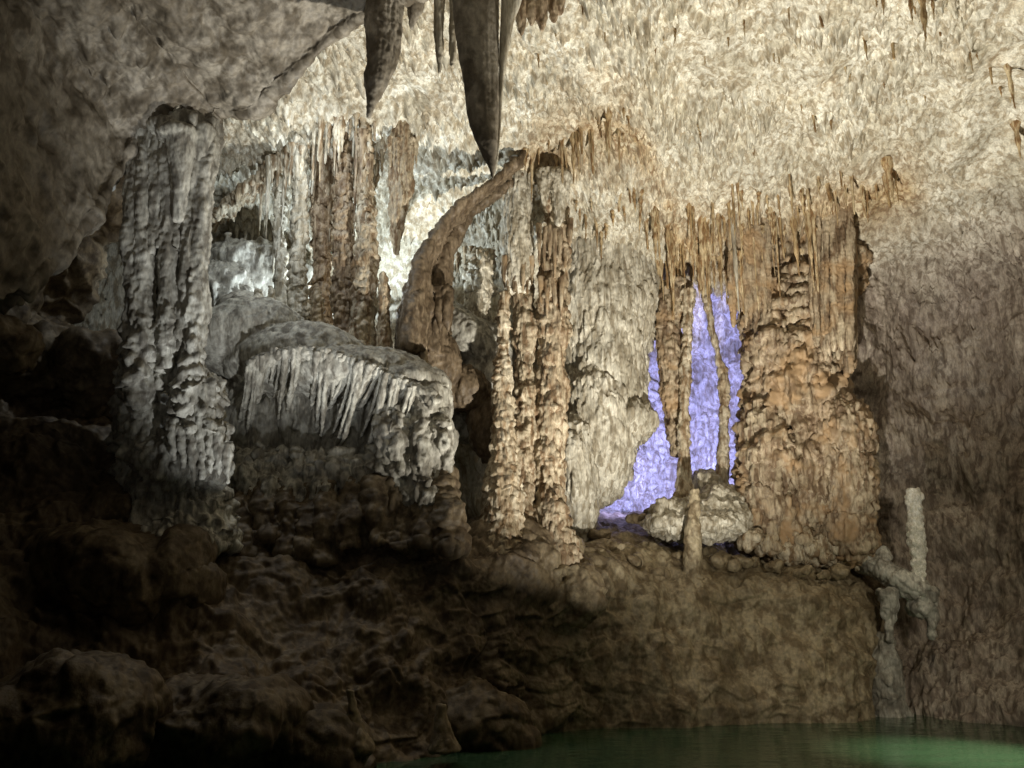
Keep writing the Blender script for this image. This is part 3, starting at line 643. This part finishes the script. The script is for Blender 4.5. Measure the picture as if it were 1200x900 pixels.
# --- the massive column on the right
big = empty('cave_column', P(935, 660, 12.8)); tag(big, 'massive orange-brown column with hanging curtains, right of the violet openings', 'column')
bs = []
for px, py, rx, ry, d, rd in ((945, 300, 68, 70, 13.2, .7), (938, 360, 48, 80, 13.1, .6), (903, 430, 24, 130, 13.0, .45), (935, 460, 50, 90, 13.0, .7), (900, 550, 30, 80, 12.9, .5), (950, 560, 66, 80, 13.0, .7), (905, 600, 48, 50, 12.9, .5)):
    bs.append(ball(px, py, d, rx, ry, rd))
rock('shaft', bs, .02, lambda p, n: rel_knob(p, n, big=.14, knob=.06, cell=.15, seed=280, tier=.05) + rel_flow(p, n, big=0, drip=.085, cell=.10, stretch=6, seed=281, fine=.018) + rel_crag(p, n, big=.10, seed=282, size=.5), M['orange'], parent=big, smooth=4)
rock('buttress', [ball(985, 510, 12.6, 36, 46, .5), ball(990, 570, 12.6, 34, 70, .5), ball(965, 550, 12.6, 22, 60, .4), ball(995, 625, 12.5, 30, 34, .4)], .018,
     lambda p, n: rel_flow(p, n, big=.08, drip=.06, cell=.10, stretch=2.5, seed=283, fine=.018) + rel_knob(p, n, big=0, knob=.04, cell=.08, seed=284), M['orange'], parent=big, smooth=4)
ly = []
for i, y in enumerate(range(318, 452, 13)):
    ly.append(ball(945 + 8 * math.sin(i * 1.7), y, 12.62, 32 + 6 * math.sin(i * 2.3), 9.5, .3))
rock('layered_core', ly, .015, kn(big=.07, knob=.04, cell=.09, seed=286, tier=.03), M['orange'], parent=big, smooth=2)
cu = []
for i in range(26):
    x = 950 + i * 2.0 + rng.normal() * 1.4; y1 = 385 + 54 * rng.random() ** .6 + (4 if x > 980 else -14); d = 12.25 + .22 * math.sin(i * 1.3) + .05 * rng.normal(); q = .6 + .6 * rng.random()
    cu.append(tube([(x, 222, d, 5 * q), (x, 290, d, 3.8 * q), (x + rng.normal(), 350, d, 3.2 * q), (x, y1 - 16, d, 2.4 * q), (x, y1, d, .8)]))
for i in range(10):
    x = 856 + i * 5 + rng.normal(); y1 = 345 + 50 * rng.random(); d = 12.35
    cu.append(tube([(x, 235, d, 6), (x, 300, d, 3.5), (x, y1 - 15, d, 2.2), (x, y1, d, .8)]))
rock('drapery', cu, .0105, fl(big=.05, drip=.02, cell=.05, stretch=6, seed=288, fine=.008), M['orange'], parent=big, smooth=1)
rb = []
for px, py, r in ((900, 640, 16), (925, 648, 18), (950, 645, 20), (975, 640, 22), (1000, 645, 20), (1012, 655, 14), (880, 632, 13), (965, 655, 14), (935, 632, 16), (990, 625, 18)):
    rb.append(ball(px, py, 12.5, r, r * .7, .25))
rock('base', rb, .018, kn(big=.08, knob=.06, cell=.12, seed=290), M['column'], parent=big, smooth=2)

# --- rubble lying on the shelf
rocks = [(765, 598, 10, 13.0), (748, 604, 7, 12.8), (875, 655, 12, 12.2), (905, 662, 9, 12.1), (856, 662, 7, 12.0), (940, 668, 10, 12.1), (700, 625, 12, 12.3), (722, 640, 9, 12), (742, 655, 7, 11.9), (665, 640, 14, 11.3), (682, 660, 10, 11.3),
         (965, 672, 8, 12.2), (760, 640, 8, 12.4), (985, 668, 11, 12.2), (835, 655, 6, 12.2), (790, 650, 6, 12.1), (715, 668, 8, 11.6), (775, 672, 6, 11.9), (888, 640, 9, 12.6), (650, 668, 12, 11.0)]
for i, (x, y, r, d) in enumerate(rocks):
    rock('rubble_stone', [ball(x + 5 * math.sin(i * 5.1), y + 2, d + .1 * math.sin(i * 2.2), r, r * .5, None, tilt=.6 * math.sin(i * 3)), ball(x + r * .5, y + r * .2, d, r * .6, r * .5)], .013, (lambda p, n, i=i: rel_crag(p, n, big=.09, seed=300 + i, size=.28)), M['mudshelf'], smooth=1,
         label='loose brown stone lying on top of the clay shelf', cat='stone', group='loose stones on the clay shelf')

# --- ledge and white stalagmite at the right
rock('rock_ledge', [tube([(1005, 655, 12.6, 12), (1040, 672, 12.2, 12), (1066, 688, 12.0, 13), (1094, 700, 11.9, 9)], upright=False, flat=1.6), tube([(1030, 640, 12.4, 8), (1034, 665, 12.2, 10)]),
                    tube([(1040, 690, 12.0, 10), (1043, 720, 12.0, 7), (1042, 752, 12.0, 4)]), tube([(1090, 695, 11.9, 9), (1092, 720, 11.9, 6), (1091, 748, 11.9, 2)]), ball(1082, 712, 11.95, 16, 10), ball(1012, 650, 12.8, 18, 14),
                    tube([(1035, 740, 12.2, 8), (1038, 800, 12.2, 18), (1040, 880, 12.2, 26)])],
     .016, kn(big=.07, knob=.03, cell=.09, seed=320, tier=.03), M['grey'], smooth=3, label='branching rock ledge jutting right that carries the white stalagmite', cat='ledge')
rock('stalagmite', [tube([(1071, 573, 11.9, 6), (1071, 580, 11.9, 7.6), (1072, 605, 11.9, 8.4), (1074, 630, 11.9, 8.6), (1077, 650, 11.9, 7.4), (1076, 675, 11.9, 6.6), (1076, 700, 11.9, 8)], seg=18)] +
     [ball(1072 + i * .7, 582 + i * 13, 11.9, 8.8 - .15 * i, 7) for i in range(8)], .009, kn(big=.055, knob=.022, cell=.06, seed=322), M['white'], smooth=2,
     label='tall white knobbly stalagmite standing alone on the right ledge', cat='stalagmite')

# --- boulders on the dark slope
bl = [(235, 850, 110, 50, 7.75, 'broad dark boulder low on the bank'), (60, 850, 120, 60, 7.1, 'largest dark boulder in the bottom left corner'), (365, 880, 60, 40, 8.0, 'rounded dark boulder at the water, beside the pool'),
      (150, 670, 100, 44, 8.75, 'dark boulder on the bank below the foot of the fluted grey column'), (668, 700, 40, 40, 10.85, 'pale nubby rock overhanging the corner of the clay shelf'), (560, 850, 60, 46, 9.8, 'dark boulder at the waterline below the middle columns')]
for i, (x, y, rx, ry, d, lab) in enumerate(bl):
    r0 = random.Random(i + 5); dd = pr(rx, d) * .7
    bs = [ball(x, y, d + .15, rx, ry, dd, tilt=r0.uniform(-.3, .3)), ball(x + rx * .35, y + ry * .25, d + .1, rx * .7, ry * .7, dd * .8, tilt=r0.uniform(-.8, .8)), ball(x - rx * .4, y + ry * .3, d + .1, rx * .6, ry * .7, dd * .8, tilt=r0.uniform(-.8, .8))]
    rock('boulder', bs, .022, lambda p, n, i=i: rel_crag(p, n, big=.24, seed=330 + i) + rel_flow(p, n, big=0, drip=.03, cell=.16, stretch=3, seed=340 + i), M['mudshelf'] if x > 600 else M['mud'], smooth=3, label=lab, cat='boulder')
for i, (x, y0, y1, lab) in enumerate(((413, 808, 880, 'small pale stalagmite low on the dark slope'), (519, 825, 880, 'small stalagmite at the pool edge'))):
    knobcol('stalagmite', [(x - 2, y0, 8.1 + i * .7, 5), (x, y0 * .5 + y1 * .5, 8.1 + i * .7, 9), (x + 3, y1, 8.1 + i * .7, 20)], 350 + i, M['mudshelf'], lab, cat='stalagmite', knob=.015, tier=0)

# ================================================================== SMALL STALACTITES, each one its own object
protos = []
for v in range(7):
    nz_, sg = 26, 12; th = np.linspace(0, 2 * PI, sg, endpoint=False); rg = []
    bend = rng.normal(0, .05, 2)
    for i in range(nz_):
        t = i / (nz_ - 1)
        r = (1 - t) ** .75 * (.9 + .25 * math.sin(t * (14 + v * 3) + v)) + .03
        if v % 3 == 1: r = (.45 + .55 * (1 - t) ** 2.5) * (1 if t < .93 else (1 - t) / .07 + .15)
        r += .45 * math.exp(-t * 14)
        rr = r * (1 + .16 * np.sin(th * (2 + v % 3) + v + 2 * t)) + .05 * rng.normal(size=sg)
        rg.append(np.stack([np.cos(th) * rr + bend[0] * 8 * t * t, np.sin(th) * rr + bend[1] * 8 * t * t, np.full(sg, -t)], -1))
    V, Fc = loft(rg[::-1]); protos.append((V, Fc))
first = {}
def hang(px, py, ln, r, d, mat, label, group, v=None):
    """a stalactite whose root is at that place and that is ln pixels long, r pixels thick"""
    v = int(rng.integers(0, 7)) if v is None else v
    key = (v, mat)
    if key not in first:
        o = link_mesh('stalactite', *protos[v], M[mat]); first[key] = o
    else:
        o = first[key].copy(); C.objects.link(o)
    top = P(px, py, d); bot = P(px, py + ln, d)
    o.location = top + np.array([0, 0, .07]); h = top[2] - bot[2] + .07
    o.scale = (pr(r, d), pr(r, d), h); o.rotation_euler = (0, 0, rng.random() * 6.28)
    tag(o, label, 'stalactite', group)
def surface(px, py, far=13.2):
    o = Vector((0, 0, CAMZ)); q = Vector(P(px, py, 10.0)); h = bpy.context.scene.ray_cast(DG, o, (q - o).normalized())
    return min(h[1][1], far) if h[0] else vault_depth(px, py)
bpy.context.view_layer.update(); DG = bpy.context.evaluated_depsgraph_get()
def fringe(n, path, lens, rads, mat, label, group, off=-.12, spread=10, depth=None):
    xs = [p[0] for p in path]; ys = [p[1] for p in path]
    for i in range(n):
        t = (i + rng.random()) / n; x = xs[0] + t * (xs[-1] - xs[0]); y = np.interp(x, xs, ys) + rng.normal() * spread
        ln = lens[0] + (lens[1] - lens[0]) * rng.random() ** 1.7; r = rads[0] + (rads[1] - rads[0]) * rng.random() ** 1.5 * (.5 + .5 * ln / lens[1])
        d = surface(x, y) + .03
        if depth and d < depth - 1.2: continue
        hang(x, y, ln, r, d, mat, label, group)
fringe(16, [(612, 195), (660, 165), (742, 130)], (18, 62), (2.2, 5), 'drip', 'amber stalactite in the slanting fringe above the middle columns', 'fringe above the middle columns')
fringe(50, [(765, 262), (800, 262), (850, 250), (905, 250), (958, 255)], (22, 108), (1.8, 6), 'drip', 'amber stalactite in the dense fringe over the violet openings', 'fringe over the violet openings', spread=22, off=-.25)
fringe(24, [(850, 225), (950, 222), (1055, 200)], (18, 50), (2.4, 5), 'drip', 'amber stalactite in the band above the massive right column', 'fringe above the massive column', spread=10)
fringe(14, [(770, 300), (870, 300)], (40, 80), (3, 6), 'drip', 'amber stalactite in the dense fringe over the violet openings', 'fringe over the violet openings', spread=6, depth=12.9, off=0)
fringe(22, [(300, 205), (345, 175), (400, 140), (440, 140)], (25, 80), (3, 6), 'column', 'tan stalactite hanging from the calcite ledge over the flowstone dome', 'fringe of the ledge over the dome', depth=11.0, off=0, spread=6)
fringe(9, [(368, 178), (440, 172)], (40, 130), (3, 6.5), 'brown', 'brown stalactite hanging among the columns on the dome', 'brown fringe of the dome columns', depth=10.95, off=0, spread=16)
fringe(14, [(340, 190), (445, 165)], (30, 100), (2.2, 5), 'pale', 'pale thin stalactite hanging among the columns on the dome', 'pale fringe of the dome columns', depth=10.8, off=0, spread=14)
fringe(9, [(440, 175), (492, 170)], (20, 55), (2.5, 5), 'column', 'short stalactite beside the brown tongue-shaped one', 'fringe beside the brown tongue', depth=10.8, off=0, spread=6)
fringe(9, [(530, 300), (582, 300)], (18, 44), (2.5, 4.5), 'column', 'small stalactite framed by the brown rock arch', 'fringe behind the arch', depth=12.0, off=0, spread=5)
fringe(12, [(236, 275), (330, 255)], (20, 60), (2.5, 5), 'pale', 'pale stalactite over the hollow beside the massive grey column', 'fringe over the dark hollow', depth=11.7, off=0, spread=10)
fringe(16, [(672, 235), (770, 240)], (18, 50), (2.5, 4.5), 'ceiling_drip' if 'ceiling_drip' in M else 'drip', 'stalactite on the flowstone wall right of the middle columns', 'fringe on the flowstone wall', off=-.15, spread=16)
fringe(46, [(625, 60), (1190, 60)], (8, 26), (2, 4), 'drip', 'small stalactite scattered over the pale spiky ceiling', 'small stalactites scattered over the ceiling', spread=55)
for x, y, ln, r, lab in ((713, 128, 66, 5, 'longest stalactite of the slanting fringe above the middle columns'), (672, 158, 58, 5, 'stout amber stalactite over the brown middle column'),
                         (972, 220, 32, 4, 'lone dark stalactite in the ceiling above the massive column'), (1040, 192, 48, 7, 'thick banded stalactite at the right end of the ceiling band'),
                         (1080, -6, 54, 6, 'brown stalactite hanging from the top edge near the upper right'), (1066, -8, 34, 5, 'short brown stalactite left of its twin at the top edge'),
                         (1092, -8, 32, 4, 'small stalactite right of its longer twin at the top edge'), (1034, -8, 26, 4, 'lone tan stalactite at the top edge, left of the brown trio'),
                         (1181, 78, 50, 5, 'tan stalactite near the upper right corner'), (1190, 145, 42, 5, 'tan stalactite near the right edge under the corner one'),
                         (1013, 45, 26, 3, 'tiny stalactite on the bright part of the ceiling')):
    hang(x, y, ln, r, roof(x, y) + .02, 'drip', lab, None, v=0)
for x, y, ln, r, lab in ((316, 190, 90, 5, 'long pale stalactite, first in the row over the dark hollow'), (336, 180, 86, 5, 'long pale stalactite, second in the row over the dark hollow'), (858, 250, 118, 5, 'long pale stalactite crossing the violet opening')):
    hang(x, y, ln, r, surface(x, y) + .03, 'pale', lab, None, v=0)

# ================================================================== LIGHT
w = bpy.data.worlds.new('World'); bpy.context.scene.world = w; w.use_nodes = True
w.node_tree.nodes['Background'].inputs[0].default_value = (.5, .42, .32, 1); w.node_tree.nodes['Background'].inputs[1].default_value = .004

def lamp(name, kind, loc, target, watts, colour, size=.15, cone=None, blend=.6):
    l = bpy.data.lights.new(name, kind); l.energy = watts; l.color = colour
    if kind == 'SPOT': l.spot_size = math.radians(cone); l.spot_blend = blend
    l.shadow_soft_size = size
    o = bpy.data.objects.new(name, l); C.objects.link(o); o.location = loc
    if target is not None:
        from mathutils import Vector
        o.rotation_euler = (Vector(target) - Vector(loc)).to_track_quat('-Z', 'Y').to_euler()
    return o
lamp('cool_floodlight', 'SPOT', P(400, 392, 12.0), P(370, 60, 10.8), 300, (.80, .92, 1.0), .06, 170, .4)
lamp('cool_front_light', 'SPOT', P(430, 930, 6.8), P(312, 230, 9.6), 1000, (.94, .97, .98), .05, 50, .95)
lamp('warm_floodlight', 'SPOT', P(905, 915, 7.85), (2.2, 9.5, 6.5), 3150, (1.0, .95, .84), .08, 112, .85)
lamp('cool_high_light', 'SPOT', P(340, 80, 9.8), P(350, 360, 11.2), 165, (.84, .93, 1.0), .08, 150, .9)
lamp('violet_lamp', 'SPOT', P(846, 572, 14.6), P(842, 470, 17.0), 950, (.35, .38, 1.0), .1, 120, .6)
lamp('violet_lamp', 'SPOT', P(738, 575, 14.4), P(725, 520, 16.5), 520, (.34, .36, 1.0), .1, 120, .6)
lamp('shelf_fill', 'SPOT', (4.0, -2.5, 3.0), P(955, 690, 12), 1900, (1.0, .92, .74), .5, 28, 1.0)  # unseen fill behind the camera, added to brighten shelf and white stalagmite
lamp('fill_lamp', 'SPOT', (-.6, -1.5, 2.2), P(620, -20, 8.5), 260, (1.0, .95, .85), .8, 84, 1.0)  # soft fill added behind the camera to lift the dim rock
lamp('pool_lamp', 'SPOT', P(1300, 500, 8.5), P(1140, 882, 9.3), 1200, (.92, 1.0, .74), .1, 40, 1.0)

cam = bpy.data.cameras.new('camera'); co = bpy.data.objects.new('camera', cam); C.objects.link(co)
co.location = (0, 0, CAMZ); co.rotation_euler = (PI / 2 + PITCH, 0, 0)
cam.sensor_width = 36; cam.lens = 36 * F / 1200; cam.clip_end = 200; cam.clip_start = .1
sc = bpy.context.scene; sc.camera = co
sc.view_settings.view_transform = 'Standard'; sc.view_settings.look = 'None'; sc.view_settings.gamma = 1; sc.view_settings.exposure = 0
sc.render.engine = 'CYCLES'; sc.cycles.use_denoising = True; sc.cycles.max_bounces = 6; sc.cycles.diffuse_bounces = 4
